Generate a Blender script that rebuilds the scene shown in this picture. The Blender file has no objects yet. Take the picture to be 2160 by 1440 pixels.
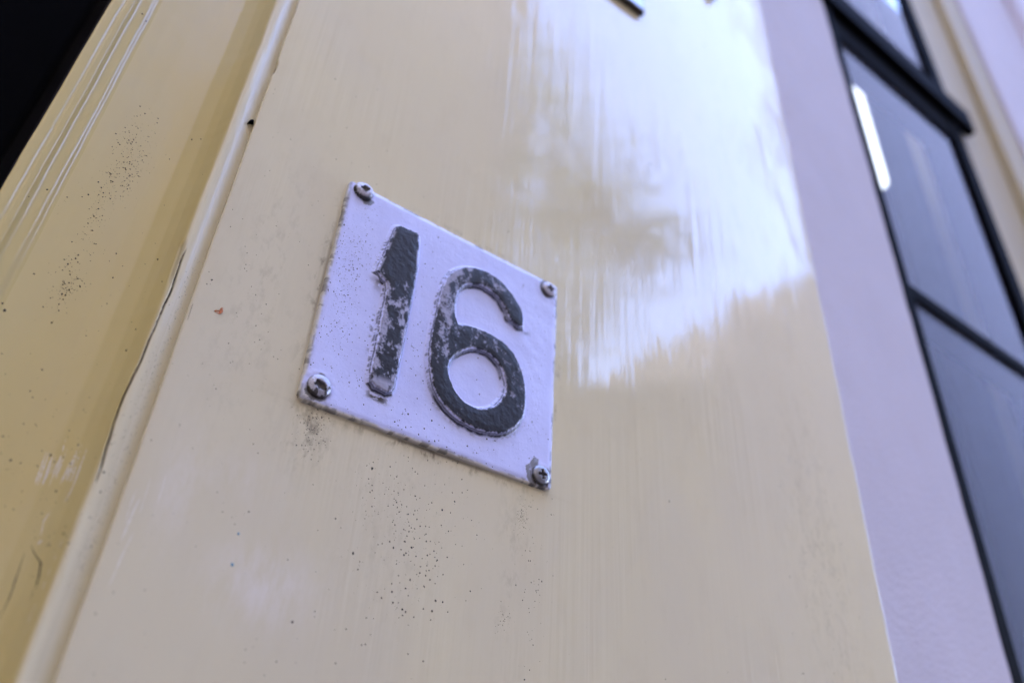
import bpy, math, random
import numpy as np
from mathutils import Matrix, Vector

random.seed(16)
RNG = np.random.default_rng(16)
scene = bpy.context.scene
COL = scene.collection

# ------------------------------------------------------------------ camera
CAM = np.array([-0.1174, -0.2164, -0.1712])
RIGHT = np.array([0.80581197, -0.58940526, 0.05717094])
DOWN = np.array([0.3739975, 0.4316961, -0.8208315])
FWD = np.array([0.45912193, 0.68281763, 0.56830197])
FPX = 1693.6
cd = bpy.data.cameras.new("camera")
cam = bpy.data.objects.new("camera", cd)
COL.objects.link(cam)
m = Matrix.Identity(4)
for i in range(3):
    m[i][0], m[i][1], m[i][2], m[i][3] = RIGHT[i], -DOWN[i], -FWD[i], CAM[i]
cam.matrix_world = m
cd.sensor_width = 36.0
cd.lens = FPX / 2160 * 36.0
cd.clip_start = 0.01
cd.clip_end = 500
cd.dof.use_dof = True
cd.dof.focus_distance = 0.268
cd.dof.aperture_fstop = 6.2
cd.dof.aperture_blades = 7
scene.camera = cam

# ------------------------------------------------------------------ world, sun, exposure
SUN_EL, SUN_AZ = math.radians(38), math.radians(-60)      # behind the house: the facade is in open shade
w = bpy.data.worlds.new("World")
scene.world = w
w.use_nodes = True
nt = w.node_tree
sky = nt.nodes.new("ShaderNodeTexSky")
sky.sky_type = 'NISHITA'
sky.sun_disc = False
sky.sun_elevation = SUN_EL
sky.sun_rotation = SUN_AZ
sky.air_density = 1.0
sky.dust_density = 1.0
sky.ozone_density = 1.2
bg = nt.nodes["Background"]
bg.inputs["Strength"].default_value = 0.12
tint = nt.nodes.new("ShaderNodeMix")            # camera white balance of the photograph: a little towards violet
tint.data_type = 'RGBA'; tint.blend_type = 'MULTIPLY'; tint.inputs[0].default_value = 1.0
tint.inputs[7].default_value = (1.06, 0.945, 1.10, 1)
nt.links.new(sky.outputs[0], tint.inputs[6])
nt.links.new(tint.outputs[2], bg.inputs["Color"])
sd = bpy.data.lights.new("sun", 'SUN')
sd.energy = 1.5
sd.angle = math.radians(12)
sd.color = (1.0, 0.94, 0.86)
sun = bpy.data.objects.new("sun", sd)
COL.objects.link(sun)
sdir = Vector((math.sin(SUN_AZ) * math.cos(SUN_EL), math.cos(SUN_AZ) * math.cos(SUN_EL), math.sin(SUN_EL)))
sun.rotation_euler = sdir.to_track_quat('Z', 'Y').to_euler()
sun.location = sdir * 30
vs = scene.view_settings
vs.view_transform = 'Standard'
vs.look = 'None'
vs.gamma = 1.0
vs.use_curve_mapping = False
vs.exposure = 4.85
scene.cycles.use_denoising = True
scene.cycles.max_bounces = 8


# ------------------------------------------------------------------ helpers
def ray(px, py, Y):
    """Point of the plane at depth Y that the photograph shows at (px, py) of its 2160 x 1440 pixels."""
    d = RIGHT * ((px - 1080) / FPX) + DOWN * ((py - 720) / FPX) + FWD
    return CAM + d * ((Y - CAM[1]) / d[1])


def tag(o, label=None, cat=None, group=None, kind=None):
    if label: o["label"] = label
    if cat: o["category"] = cat
    if group: o["group"] = group
    if kind: o["kind"] = kind
    return o


def empty(name, loc, label, cat, group=None):
    o = bpy.data.objects.new(name, None)
    o.location = loc
    o.empty_display_size = 0.02
    COL.objects.link(o)
    return tag(o, label, cat, group)


def link(name, me, mat, parent=None, smooth=False):
    me.materials.append(mat)
    if smooth:
        me.polygons.foreach_set("use_smooth", [True] * len(me.polygons))
    o = bpy.data.objects.new(name, me)
    COL.objects.link(o)
    if parent is not None:
        o.parent = parent
        # parents are never rotated: keep the mesh in world coordinates
        p, off = parent, Vector((0, 0, 0))
        while p is not None:
            off += Vector(p.location)
            p = p.parent
        o.location = -off
    return o


def mesh(name, verts, faces, mat, parent=None, smooth=False):
    me = bpy.data.meshes.new(name)
    me.from_pydata([tuple(map(float, v)) for v in verts], [], [tuple(map(int, f)) for f in faces])
    me.update()
    return link(name, me, mat, parent, smooth)


def grid(name, V, mat, parent=None, mask=None, colors=None, smooth=True, flip=False):
    """V: (rows, cols, 3) array; mask: (rows-1, cols-1) faces kept; colors: (rows, cols, 4) attribute 'mask'."""
    nr, nc = V.shape[:2]
    idx = np.arange(nr * nc).reshape(nr, nc)
    q = np.stack([idx[:-1, :-1], idx[:-1, 1:], idx[1:, 1:], idx[1:, :-1]], -1)
    if flip: q = q[..., ::-1]
    q = q[mask] if mask is not None else q.reshape(-1, 4)
    used, inv = np.unique(q.ravel(), return_inverse=True)
    v = V.reshape(-1, 3)[used].astype(np.float32)
    f = inv.astype(np.int32)
    me = bpy.data.meshes.new(name)
    me.vertices.add(len(v)); me.vertices.foreach_set("co", v.ravel())
    me.loops.add(len(f)); me.loops.foreach_set("vertex_index", f)
    n = len(f) // 4
    me.polygons.add(n)
    me.polygons.foreach_set("loop_start", np.arange(n, dtype=np.int32) * 4)
    me.polygons.foreach_set("loop_total", np.full(n, 4, dtype=np.int32))
    me.update(calc_edges=True)
    me.validate()
    if colors is not None:
        a = me.color_attributes.new("mask", 'FLOAT_COLOR', 'POINT')
        a.data.foreach_set("color", colors.reshape(-1, 4)[used].astype(np.float32).ravel())
    return link(name, me, mat, parent, smooth)


def box(name, x0, x1, y0, y1, z0, z1, mat, parent=None, bevel=0.0):
    b = min(bevel, (x1 - x0) * .45, (y1 - y0) * .45, (z1 - z0) * .45)
    if b <= 0:
        V = [(x, y, z) for x in (x0, x1) for y in (y0, y1) for z in (z0, z1)]
        F = [(0, 1, 3, 2), (4, 6, 7, 5), (0, 4, 5, 1), (2, 3, 7, 6), (0, 2, 6, 4), (1, 5, 7, 3)]
        return mesh(name, V, F, mat, parent)
    import bmesh
    bm = bmesh.new()
    bmesh.ops.create_cube(bm, size=1)
    for v in bm.verts:
        v.co = ((x0 + x1) / 2 + v.co.x * (x1 - x0), (y0 + y1) / 2 + v.co.y * (y1 - y0), (z0 + z1) / 2 + v.co.z * (z1 - z0))
    bmesh.ops.bevel(bm, geom=bm.edges[:], offset=b, segments=2, affect='EDGES', profile=0.6)
    me = bpy.data.meshes.new(name)
    bm.to_mesh(me); bm.free()
    return link(name, me, mat, parent)


def vnoise(x, y, seed=0):
    """Smooth value noise, -1..1, on arrays."""
    xi = np.floor(x).astype(np.int64); yi = np.floor(y).astype(np.int64)
    fx, fy = x - xi, y - yi
    fx = fx * fx * (3 - 2 * fx); fy = fy * fy * (3 - 2 * fy)
    def h(a, b):
        n = (a * 374761393 + b * 668265263 + seed * 1274126177) & 0xffffffff
        n = ((n ^ (n >> 13)) * 1274126177) & 0xffffffff
        return ((n ^ (n >> 16)) & 0xffff) / 32767.5 - 1
    return (h(xi, yi) * (1 - fx) + h(xi + 1, yi) * fx) * (1 - fy) + (h(xi, yi + 1) * (1 - fx) + h(xi + 1, yi + 1) * fx) * fy


def fbm(x, y, seed=0, o=4):
    s = 0; a = 1.0; t = 0
    for k in range(o):
        s = s + a * vnoise(x * 2 ** k, y * 2 ** k, seed + 17 * k); t += a; a *= .55
    return s / t


def sstep(a, b, x):
    t = np.clip((x - a) / (b - a), 0, 1)
    return t * t * (3 - 2 * t)


# ------------------------------------------------------------------ material helpers
class N:
    """Tiny wrapper: a node tree with shorthand for the nodes used here."""
    def __init__(s, name):
        s.mat = bpy.data.materials.new(name); s.mat.use_nodes = True
        s.t = s.mat.node_tree
        s.b = s.t.nodes["Principled BSDF"]
        s.co = s.t.nodes.new("ShaderNodeTexCoord").outputs["Object"]
    def node(s, kind, **kw):
        n = s.t.nodes.new(kind)
        for k, v in kw.items(): setattr(n, k, v)
        return n
    def put(s, sock, v):
        if isinstance(v, bpy.types.NodeSocket): s.t.links.new(v, sock)
        else: sock.default_value = v
    def set(s, **kw):
        for k, v in kw.items(): s.put(s.b.inputs[k.replace("_", " ")], v)
        return s
    def noise(s, scale=(1, 1, 1), detail=3, rough=.55, dist=0.0, off=(0, 0, 0)):
        mp = s.node("ShaderNodeMapping"); mp.inputs["Scale"].default_value = scale
        mp.inputs["Location"].default_value = off
        s.t.links.new(s.co, mp.inputs["Vector"])
        n = s.node("ShaderNodeTexNoise"); n.inputs["Scale"].default_value = 1
        n.inputs["Detail"].default_value = detail; n.inputs["Roughness"].default_value = rough
        n.inputs["Distortion"].default_value = dist
        s.t.links.new(mp.outputs[0], n.inputs["Vector"])
        return n.outputs["Fac"]
    def math(s, op, a, b=0.0, c=0.0):
        n = s.node("ShaderNodeMath", operation=op)
        s.put(n.inputs[0], a); s.put(n.inputs[1], b)
        if op == 'MULTIPLY_ADD': s.put(n.inputs[2], c)
        return n.outputs[0]
    def rng(s, v, a, b, c=0.0, d=1.0):
        n = s.node("ShaderNodeMapRange", interpolation_type='SMOOTHSTEP')
        s.put(n.inputs[0], v)
        for i, x in enumerate((a, b, c, d)): n.inputs[i + 1].default_value = x
        return n.outputs[0]
    def mix(s, f, a, b):
        n = s.node("ShaderNodeMix", data_type='RGBA')
        s.put(n.inputs[0], f)
        s.put(n.inputs[6], (*a, 1) if isinstance(a, tuple) else a)
        s.put(n.inputs[7], (*b, 1) if isinstance(b, tuple) else b)
        return n.outputs[2]
    def attr(s):
        n = s.node("ShaderNodeAttribute", attribute_name="mask")
        sp = s.node("ShaderNodeSeparateColor")
        s.t.links.new(n.outputs["Color"], sp.inputs[0])
        return sp.outputs[0], sp.outputs[1], sp.outputs[2]
    def bump(s, h, dist=1.0, normal=None):
        n = s.node("ShaderNodeBump")
        n.inputs["Strength"].default_value = 1; n.inputs["Distance"].default_value = dist
        s.t.links.new(h, n.inputs["Height"])
        if normal is not None: s.t.links.new(normal, n.inputs["Normal"])
        s.t.links.new(n.outputs[0], s.b.inputs["Normal"])
        return n.outputs[0]


CREAM = (0.645, 0.572, 0.368)
CREAM_B = (0.61, 0.545, 0.378)
CREAM_Y = (0.565, 0.45, 0.18)
CREAM_M = (0.56, 0.468, 0.225)
WHITE = (0.59, 0.615, 0.90)


def cream_paint(name, col_a, col_b, stroke=1.0, wave=1.0, rough=0.045, stains_and_shading=False, ior=1.46):
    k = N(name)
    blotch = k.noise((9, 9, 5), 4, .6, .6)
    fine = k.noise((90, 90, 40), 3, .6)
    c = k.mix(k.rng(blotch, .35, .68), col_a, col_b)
    c = k.mix(k.math('MULTIPLY', k.rng(fine, .5, .75), .10), c, (0.45, 0.37, 0.22))
    if stains_and_shading:
        sx = k.node("ShaderNodeSeparateXYZ"); k.t.links.new(k.co, sx.inputs[0])
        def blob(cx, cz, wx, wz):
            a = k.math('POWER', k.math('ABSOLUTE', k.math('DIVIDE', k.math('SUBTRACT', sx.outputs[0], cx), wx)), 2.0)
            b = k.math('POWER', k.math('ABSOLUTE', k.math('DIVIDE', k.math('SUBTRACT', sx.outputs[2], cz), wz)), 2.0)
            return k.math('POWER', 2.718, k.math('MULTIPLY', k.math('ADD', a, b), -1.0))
        run = k.rng(k.noise((170, 170, 11), 3, .6, 0, (5, 2, 8)), .48, .72)
        grime_shade = k.rng(k.noise((330, 330, 170), 4, .65, 0, (2, 8, 3)), .45, .75)
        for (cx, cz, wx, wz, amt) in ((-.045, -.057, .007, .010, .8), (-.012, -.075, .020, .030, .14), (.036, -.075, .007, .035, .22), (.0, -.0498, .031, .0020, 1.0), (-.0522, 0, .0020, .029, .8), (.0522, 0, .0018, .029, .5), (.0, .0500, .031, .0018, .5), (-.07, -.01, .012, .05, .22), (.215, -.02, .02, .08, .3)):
            c = k.mix(k.math('MULTIPLY', k.math('MULTIPLY', blob(cx, cz, wx, wz), k.math('MAXIMUM', k.math('MULTIPLY', run, .35), grime_shade)), amt), c, (.16, .13, .09))  # grime round the plate; the edge blobs also paint in its contact shade
        c = k.mix(k.math('MULTIPLY', blob(0, -.0487, .031, .0007), .8), c, (.07, .055, .04))  # contact shade under the plate, painted as a thin dark line
        c = k.mix(k.math('MULTIPLY', blob(-.0509, 0, .0006, .029), .5), c, (.09, .07, .05))  # painted contact shade along the left edge of the plate
        streak = k.rng(k.noise((300, 300, 90), 4, .65, 0, (9, 9, 1)), .30, .70)
        for (cx, cz, wx, wz, amt) in ((-.047, -.105, .015, .011, .36), (-.060, -.078, .012, .007, .16), (-.076, -.085, .005, .016, .25)):
            c = k.mix(k.math('MULTIPLY', k.math('MULTIPLY', blob(cx, cz, wx, wz), streak), amt), c, (.80, .76, .76))  # pale patches put a soft mirrored glow into the board colour
    # brush strokes along the board, broken up by patches where the coat levelled out
    s1 = k.noise((330, 330, 9), 2, .5, 0.0)
    s2 = k.noise((1300, 1300, 60), 1, .5, 0.0, (3, 1, 2))
    lvl = k.rng(k.noise((22, 22, 13), 2, .5, 0, (7, 3, 1)), .40, .62, .15, 1.0)
    low = k.noise((26, 26, 15), 2, .45, .3, (1, 5, 2))
    peel = k.noise((700, 700, 560), 2, .5, 0, (4, 4, 9))
    h = k.math('MULTIPLY', s1, 2.3e-4 * stroke)
    h = k.math('MULTIPLY_ADD', s2, 2.4e-5 * stroke, h)
    h = k.math('MULTIPLY', h, lvl)
    h = k.math('MULTIPLY_ADD', low, 1.9e-4 * wave, h)
    h = k.math('MULTIPLY_ADD', peel, 2.2e-6, h)
    k.bump(h)
    r = k.math('MULTIPLY_ADD', k.rng(fine, .4, .8), .04, rough)
    k.set(Base_Color=c, Roughness=r, IOR=ior)
    return k.mat


M = {}
M['board'] = cream_paint("cream_gloss_paint", CREAM, CREAM_B, stains_and_shading=True)
M['mould'] = cream_paint("yellowed_cream_paint", CREAM_M, CREAM_Y, .22, .4, .42)  # warm tone of the shaded cove is put into its paint colour
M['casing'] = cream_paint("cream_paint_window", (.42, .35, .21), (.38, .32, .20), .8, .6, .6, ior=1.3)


def simple(name, col, rough=.5, metal=0.0, var=.12, scale=60, bump=0.0, ior=1.5, bscale=400, spec=.5):
    k = N(name)
    n = k.noise((scale,) * 3, 4, .6)
    dark = tuple(c * (1 - var) for c in col); lite = tuple(min(1, c * (1 + var)) for c in col)
    k.set(Base_Color=k.mix(n, dark, lite), Roughness=k.math('MULTIPLY_ADD', n, .12, rough - .06), Metallic=metal, IOR=ior)
    k.b.inputs['Specular IOR Level'].default_value = spec
    if bump: k.bump(k.math('MULTIPLY', k.noise((bscale,) * 3, 4, .6), bump))
    return k.mat


M['black'] = simple("black_gloss_paint", (.0016, .0016, .0025), .7, spec=.02)
M['door'] = simple("black_door_paint", (.0016, .0016, .002), .8, spec=.02)
M['soot'] = simple("soot", (.028, .024, .021), .85, var=.5, scale=900)
M['crack'] = simple("crack_dirt", (.03, .024, .018), .9, var=.4, scale=900)
M['scuff'] = simple("scuffed_paint", (.66, .61, .50), .3, scale=600)
M['orange'] = simple("orange_paint_chip", (.50, .14, .03), .5, var=.4, scale=1500)
M['teal'] = simple("teal_paint_spot", (.03, .20, .30), .4)
M['plaster'] = simple("white_plaster", (.50, .455, .50), .75, var=.09, scale=14, bump=6e-4, bscale=340)
M['brick'] = None
M['lamp_dark'] = simple("dark_bronze_metal", (.055, .042, .028), .45, .3, .4, 300)
M['lamp_face'] = simple("brushed_metal_face", (.34, .34, .36), .3, .9, .1, 300)
M['room'] = simple("dark_room_wall", (.045, .045, .05), .8)
M['curtain'] = simple("grey_curtain_fabric", (.20, .21, .24), .9, var=.2, scale=20)  # for the grey sheet added behind the window
M['curtain_pink'] = simple("faded_rose_fabric", (.26, .17, .18), .9, var=.2, scale=20)
M['roof'] = simple("dark_roof_tiles", (.05, .04, .04), .7, var=.3, scale=6)
M['street'] = simple("street_pavers", (.16, .13, .11), .8, var=.3, scale=5)
M['ochre_wall'] = simple("ochre_render", (.42, .32, .15), .9, var=.15, scale=2)
M['slate'] = simple("blue_grey_render", (.012, .018, .045), .8, var=.1, scale=2)
M['bark'] = simple("bark", (.05, .04, .03), .9)
M['leaf'] = simple("leaf_green", (.05, .075, .03), .6)
M['stone'] = simple("sandstone_trim", (.30, .27, .22), .8, var=.2, scale=3)

k = N("window_glass")
k.set(Base_Color=(.92, .95, .95, 1), Roughness=.0, IOR=1.34)
k.b.inputs["Transmission Weight"].default_value = 1.0
M['glass'] = k.mat
k = N("lit_tube")
k.set(Base_Color=(.9, .9, .9, 1))
k.b.inputs["Emission Color"].default_value = (.82, .88, 1, 1)
k.b.inputs["Emission Strength"].default_value = .12  # emissive strip added as the bright bar in the glass
M['tube'] = k.mat

k = N("brick_wall")
bt = k.node("ShaderNodeTexBrick")
mp = k.node("ShaderNodeMapping"); mp.inputs["Rotation"].default_value = (math.radians(90), 0, 0)
k.t.links.new(k.co, mp.inputs["Vector"]); k.t.links.new(mp.outputs[0], bt.inputs["Vector"])
bt.inputs["Scale"].default_value = 4.5
bt.inputs["Color1"].default_value = (.075, .068, .065, 1); bt.inputs["Color2"].default_value = (.055, .05, .048, 1)
bt.inputs["Mortar"].default_value = (.10, .095, .09, 1)
k.set(Base_Color=bt.outputs["Color"], Roughness=.85)
M['brick'] = k.mat

# plate enamel: attribute r = soot stain, g = bare grey metal, b = aged cream edge
k = N("white_plate_paint")
r_, g_, b_ = k.attr()
c = k.mix(k.rng(k.noise((60, 60, 60), 4, .6), .35, .7), WHITE, (.55, .57, .85))
c = k.mix(b_, c, (.56, .52, .42))
c = k.mix(g_, c, (.17, .165, .16))
c = k.mix(r_, c, (.035, .028, .022))
k.set(Base_Color=c, Roughness=k.math('MULTIPLY_ADD', g_, .2, .28), IOR=1.48)
h = k.math('MULTIPLY', k.noise((850, 850, 850), 3, .6), 7e-5)
h = k.math('MULTIPLY_ADD', k.noise((1100, 1100, 150), 2, .5, 0, (3, 2, 1)), 3.5e-5, h)
h = k.math('MULTIPLY_ADD', k.noise((170, 170, 170), 3, .5), 1.6e-4, h)
k.bump(h)
M['plate'] = k.mat

# digits: r = black paint, g = dark line of peeled paint and shade, b = chalky wear
k = N("worn_black_digit_paint")
r_, g_, b_ = k.attr()
c = k.mix(r_, WHITE, (.011, .012, .019))
c = k.mix(b_, c, (.42, .41, .52))
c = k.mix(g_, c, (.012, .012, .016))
k.set(Base_Color=c, Roughness=k.math('MULTIPLY_ADD', b_, .25, .38), IOR=1.4)
h = k.math('MULTIPLY', k.noise((900, 900, 900), 3, .5), 5e-5)
k.bump(h)
M['digit'] = k.mat

k = N("screw_metal")
r_, g_, b_ = k.attr()
c = k.mix(g_, (.24, .24, .26), (.56, .54, .64))
c = k.mix(r_, c, (.03, .025, .02))
k.set(Base_Color=c, Metallic=k.math('MULTIPLY', k.math('SUBTRACT', 1.0, g_), k.math('MULTIPLY_ADD', r_, -.75, .75)), Roughness=.34)
k.bump(k.math('MULTIPLY', k.noise((1500, 1500, 1500), 3, .6), 9e-5))
M['screw'] = k.mat

# ------------------------------------------------------------------ street, houses opposite, own house
GZ = -1.75
g = mesh("street", [(-40, -30, GZ), (40, -30, GZ), (40, 30, GZ), (-40, 30, GZ)], [(0, 1, 2, 3)], M['street'])
tag(g, kind="structure")

SY = -5.2          # the row of houses across the narrow street


def opposite_house(x0, x1, roofline, label, wins, cornice=None, wm=None, depth=8):
    e = empty("brick_house", ((x0 + x1) / 2, SY, GZ), label, "house")  # also holds the added blue grey block
    n = len(roofline)
    V = [(x0, SY, GZ), (x1, SY, GZ)] + [(x, SY, z) for x, z in reversed(roofline)]
    nv = len(V)
    V += [(x, SY - depth, z) for x, _, z in V]
    F = [tuple(range(nv))[::-1], tuple(range(nv, 2 * nv))] + [(i, (i + 1) % nv, nv + (i + 1) % nv, nv + i) for i in range(nv)]
    mesh("wall", V, F, wm or M['brick'], e)
    for (a, b, c_, d_) in wins:
        f = box("window", a, b, SY + .01, SY + .05, c_, d_, M['stone'], e)
        box("pane", a + .07, b - .07, SY + .052, SY + .06, c_ + .07, d_ - .07, M['black'], f)
    for (a, b, c_, d_, pr) in cornice or []:
        box("cornice", a, b, SY - 1.0, SY + pr, c_, d_, M['brick'], e)
    return e


opposite_house(-13, 3.55, [(-13, 10.6), (3.55, 10.6)], "tall brick house across the street, mirrored dark in the gloss paint",
               [(-3.5, -2.3, -1.2, .2), (-1.0, .2, -1.2, .2)],
               )
opposite_house(3.6, 9.6, [(3.6, 4.3), (4.15, 4.25), (4.6, 4.2), (6.4, 5.2), (8.3, 7.7), (9.6, 8.2)], "lower gabled brick house across the street under the mirrored sky",
               [(4.2, 5.2, -1.0, .2), (6.4, 7.4, -1.0, .2)])

opposite_house(11.2, 26, [(11.2, 23), (26, 23)], "blue grey house at the far right of the street, mirrored in the window", [], None, M['slate'], 1.2)  # unseen block added so the panes mirror something darker than sky

def reflection_tree(label):
    """Young street tree at the kerb opposite: trunk, limbs and loose leaf clumps."""
    ty = SY + .75
    e = empty("street_tree", (3.3, ty, GZ), label, "tree")
    R2 = np.random.default_rng(5)
    def tube(P, r0, r1):
        P = np.array(P, float); V, F = [], []
        for i, p in enumerate(P):
            r = r0 + (r1 - r0) * i / (len(P) - 1)
            V += [(p[0] + r * math.cos(a), p[1] + r * math.sin(a), p[2]) for a in np.linspace(0, 2 * math.pi, 9)[:-1]]
            if i: F += [(8 * (i - 1) + j, 8 * (i - 1) + (j + 1) % 8, 8 * i + (j + 1) % 8, 8 * i + j) for j in range(8)]
        return V, F
    def spot(az, el):
        x = -ty * math.tan(math.radians(az))
        return np.array((x, ty, math.hypot(x, ty) * math.tan(math.radians(el))))
    V, F = tube([(3.2, ty, GZ), (3.25, ty, .5), (3.22, ty, 2.4), (3.4, ty, 4.2), (3.5, ty, 5.6)], .11, .03)
    mesh("trunk", V, F, M['bark'], e, True)
    LV, LF = [], []
    for az, el, ra, re, n in ((41, 44.2, 3.6, 1.3, 420), (46, 41.8, 2.6, 1.5, 330), (40, 38.2, 2.6, 2.0, 300), (38, 50, 3.2, 3.2, 230), (36, 44, 2.5, 5, 350), (43, 47.5, 2.0, 1.5, 90), (37.5, 34, 2.2, 2.0, 160), (35.5, 54, 2.0, 3.0, 120)):
        c_ = spot(az, el)
        VV, FF = tube([(3.4, ty, 4.0 if el > 42 else 3.0), (.5 * (3.4 + c_[0]), ty + .05, c_[2] - .5), tuple(c_)], .035, .008)
        mesh("limb", VV, FF, M['bark'], e, True)
        sx = -ty / math.cos(math.radians(az)) ** 2 * math.radians(ra); sz = math.hypot(c_[0], ty) / math.cos(math.radians(el)) ** 2 * math.radians(re)
        for _ in range(n):
            p = c_ + R2.normal(0, 1, 3) * (sx * .62, .25, sz * .62)
            u = R2.normal(0, 1, 3); u /= np.linalg.norm(u); v = np.cross(u, R2.normal(0, 1, 3)); v /= np.linalg.norm(v)
            l_ = R2.uniform(.05, .085); b = len(LV)
            LV += [p - u * l_, p + v * l_ * .5, p + u * l_, p - v * l_ * .5]
            LF.append((b, b + 1, b + 2, b + 3))
    tag(mesh("crown", LV, LF, M['leaf'], e), kind="stuff")


reflection_tree("loose leafy street tree opposite, mirrored as dark lobes in the bright reflection")  # crown added and shaped to mottle the mirrored sky

# own house: plastered facade in pieces round the doorway and the window
WY = 0.030
hx0, hx1, hz1 = -9.0, 9.0, 8.5
XB0, XB1, Y0 = -0.0886, 0.2598, 0.0018      # casing board: left and right arris, face depth
XS0 = 0.436                                  # window opening, left
wall_e = empty("plaster_wall", (0.35, WY, GZ), "smooth pale lavender grey plaster strip between cream casing and black window", "wall")
for a, b, z0, z1 in ((XB0 - .0, XS0, GZ, 2.4),):
    # the strip in view: a fine sheet with a slightly uneven trowelled surface, and its body behind it
    zs = np.linspace(-.5, 1.3, 180); xs = np.linspace(.20, XS0, 50)
    X, Z = np.meshgrid(xs, zs)
    Yp = WY + fbm(X * 22, Z * 22, 5) * .0007 + fbm(X * 110, Z * 110, 9) * .00022
    grid("plaster_face", np.stack([X, Yp, Z], -1), M['plaster'], wall_e)
    box("wall_body", XB0 - .02, XS0 - .001, WY + .0025, .35, GZ, 2.4, M['plaster'], wall_e)
box("wall_body", XB0 - .02, .98, WY + .0025, .35, 2.4, hz1, M['plaster'], wall_e)
box("wall_body", hx0, -1.15, WY + .0025, .35, GZ, hz1, M['plaster'], wall_e)
box("wall_body", -1.15, XB0 - .02, WY + .0025, .35, .75, hz1, M['plaster'], wall_e)
wall2 = empty("plaster_wall", (1.5, WY, GZ), "blurred lavender grey wall beyond the window in the upper right corner", "wall")
box("wall_body", .955, 1.285, WY, .35, GZ, hz1, M['plaster'], wall2)
box("wall_pier", 1.285, hx1, WY - .02, .35, GZ, hz1, M['plaster'], wall2, .004)
box("wall_body", XS0 - .001, .955, WY + .0025, .35, GZ, -.9, M['plaster'], wall2)
# body of the house behind the facade, closing the rooms and keeping the low sun out
hb = empty("house_interior", (0, 3, GZ), "dark room behind the window glass", "room")
box("room_wall", hx0, hx1, 2.0, 2.2, GZ, hz1, M['room'], hb)
box("room_wall", .28, .30, .35, 2.0, GZ, 2.6, M['room'], hb)
box("room_wall", 2.3, 2.32, .35, 2.0, GZ, 2.6, M['room'], hb)
box("room_ceiling", .30, 2.3, .35, 2.0, 2.5, 2.6, M['room'], hb)
box("roof", hx0, hx1, -.25, 6, hz1 + .001, hz1 + .2, M['roof'], hb)

# unseen house volume added on the left to block sky light and bounce ochre
nb = empty("neighbouring_house", (-5, -2, GZ), "ochre rendered house standing forward on the left, only mirrored", "house")
box("wall", -9, -2.4, -1.6, .02, GZ, 5.5, M['ochre_wall'], nb)
box("roof", -9.2, -2.3, -1.7, .02, 5.501, 5.8, M['roof'], nb)

# door in its dark recess
door = empty("black_door", (-.6, .12, GZ), "black door in deep shade left of the cream door frame", "door")
box("door_leaf", -1.12, -.165, .115, .155, GZ, .75, M['door'], door, .003)
box("door_panel", -.46, -.26, .105, .1145, -.6, .6, M['door'], door, .006)
box("door_panel", -.86, -.62, .105, .1145, -.6, .6, M['door'], door, .006)

# ------------------------------------------------------------------ casing board and its moulding
casing = empty("door_casing", (.08, Y0, GZ), "cream gloss painted door casing with cove moulding, carrying the number plate", "door casing")

zrows = np.concatenate([np.linspace(GZ, -.35, 8)[:-1], np.arange(-.35, .9, .0025), np.linspace(.9, 2.4, 8)])


def board_profile():
    P = []
    r = .0011
    P.append((XB0, .030))
    P.append((XB0, Y0 + .004))
    for a in np.linspace(0, 90, 6):
        P.append((XB0 + .0007 - .0007 * math.cos(math.radians(a)), Y0 + .0007 - .0007 * math.sin(math.radians(a))))
    P.append((XB0 + .004, Y0)); P.append((0, Y0)); P.append((XB1 - .012, Y0)); P.append((XB1 - .004, Y0))
    for a in np.linspace(0, 90, 6):
        P.append((XB1 - r + r * math.sin(math.radians(a)), Y0 + r - r * math.cos(math.radians(a))))
    P.append((XB1, Y0 + .005)); P.append((XB1, WY + .002))
    return np.array(P)


bp = board_profile()
V = np.zeros((len(zrows), len(bp), 3))
V[..., 0] = bp[None, :, 0]; V[..., 1] = bp[None, :, 1]; V[..., 2] = zrows[:, None]
jl = fbm(zrows * 28, zrows * 0, 3, 4) * .00035 + np.where(np.abs(zrows - .085) < .004, .0006, 0)
jr = fbm(zrows * 24, zrows * 0 + 4, 8, 5) * .0011 + np.maximum(0, fbm(zrows * 90, zrows * 0 + 9, 2, 2) - .25) * .0018
V[:, :8, 0] += jl[:, None]
V[:, -9:, 0] += jr[:, None]
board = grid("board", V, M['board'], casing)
tag(board, "flat cream gloss board with brush strokes and mirrored sky")

# moulding left of the board: groove, crest, wide cove, two fillets, edge
prof = np.array([(-.0880, .0048), (-.0891, .0045), (-.0903, .0041), (-.0917, .0036), (-.0931, .0030), (-.0943, .0027), (-.0953, .0026), (-.0961, .0029),
                 (-.0968, .0038), (-.0977, .0062), (-.0991, .0098), (-.1015, .0136), (-.106, .0176), (-.112, .0204), (-.120, .0221), (-.128, .0230),
                 (-.1341, .0233), (-.1347, .0230), (-.1357, .0223), (-.1364, .0220), (-.1378, .0220), (-.1389, .0219), (-.1397, .0215), (-.1405, .0208), (-.1411, .0202),
                 (-.1430, .0200), (-.1436, .0204), (-.1443, .0198), (-.1466, .0197), (-.1473, .0199), (-.1477, .0200), (-.1479, .0220)])
seg = np.hypot(*np.diff(prof, axis=0).T); s = np.r_[0, np.cumsum(seg)]
ss = np.arange(0, s[-1], .00022)
pp = np.stack([np.interp(ss, s, prof[:, 0]), np.interp(ss, s, prof[:, 1])], -1)
for _ in range(5):
    pp[1:-1] = pp[1:-1] * .5 + (pp[:-2] + pp[2:]) * .25
pp = np.vstack([pp, [(-.148, .03), (-.148, .13)]])
PX, PY = pp[:-2, 0][::-1], pp[:-2, 1][::-1]


def cove_y(x):
    return np.interp(x, PX, PY)


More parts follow.
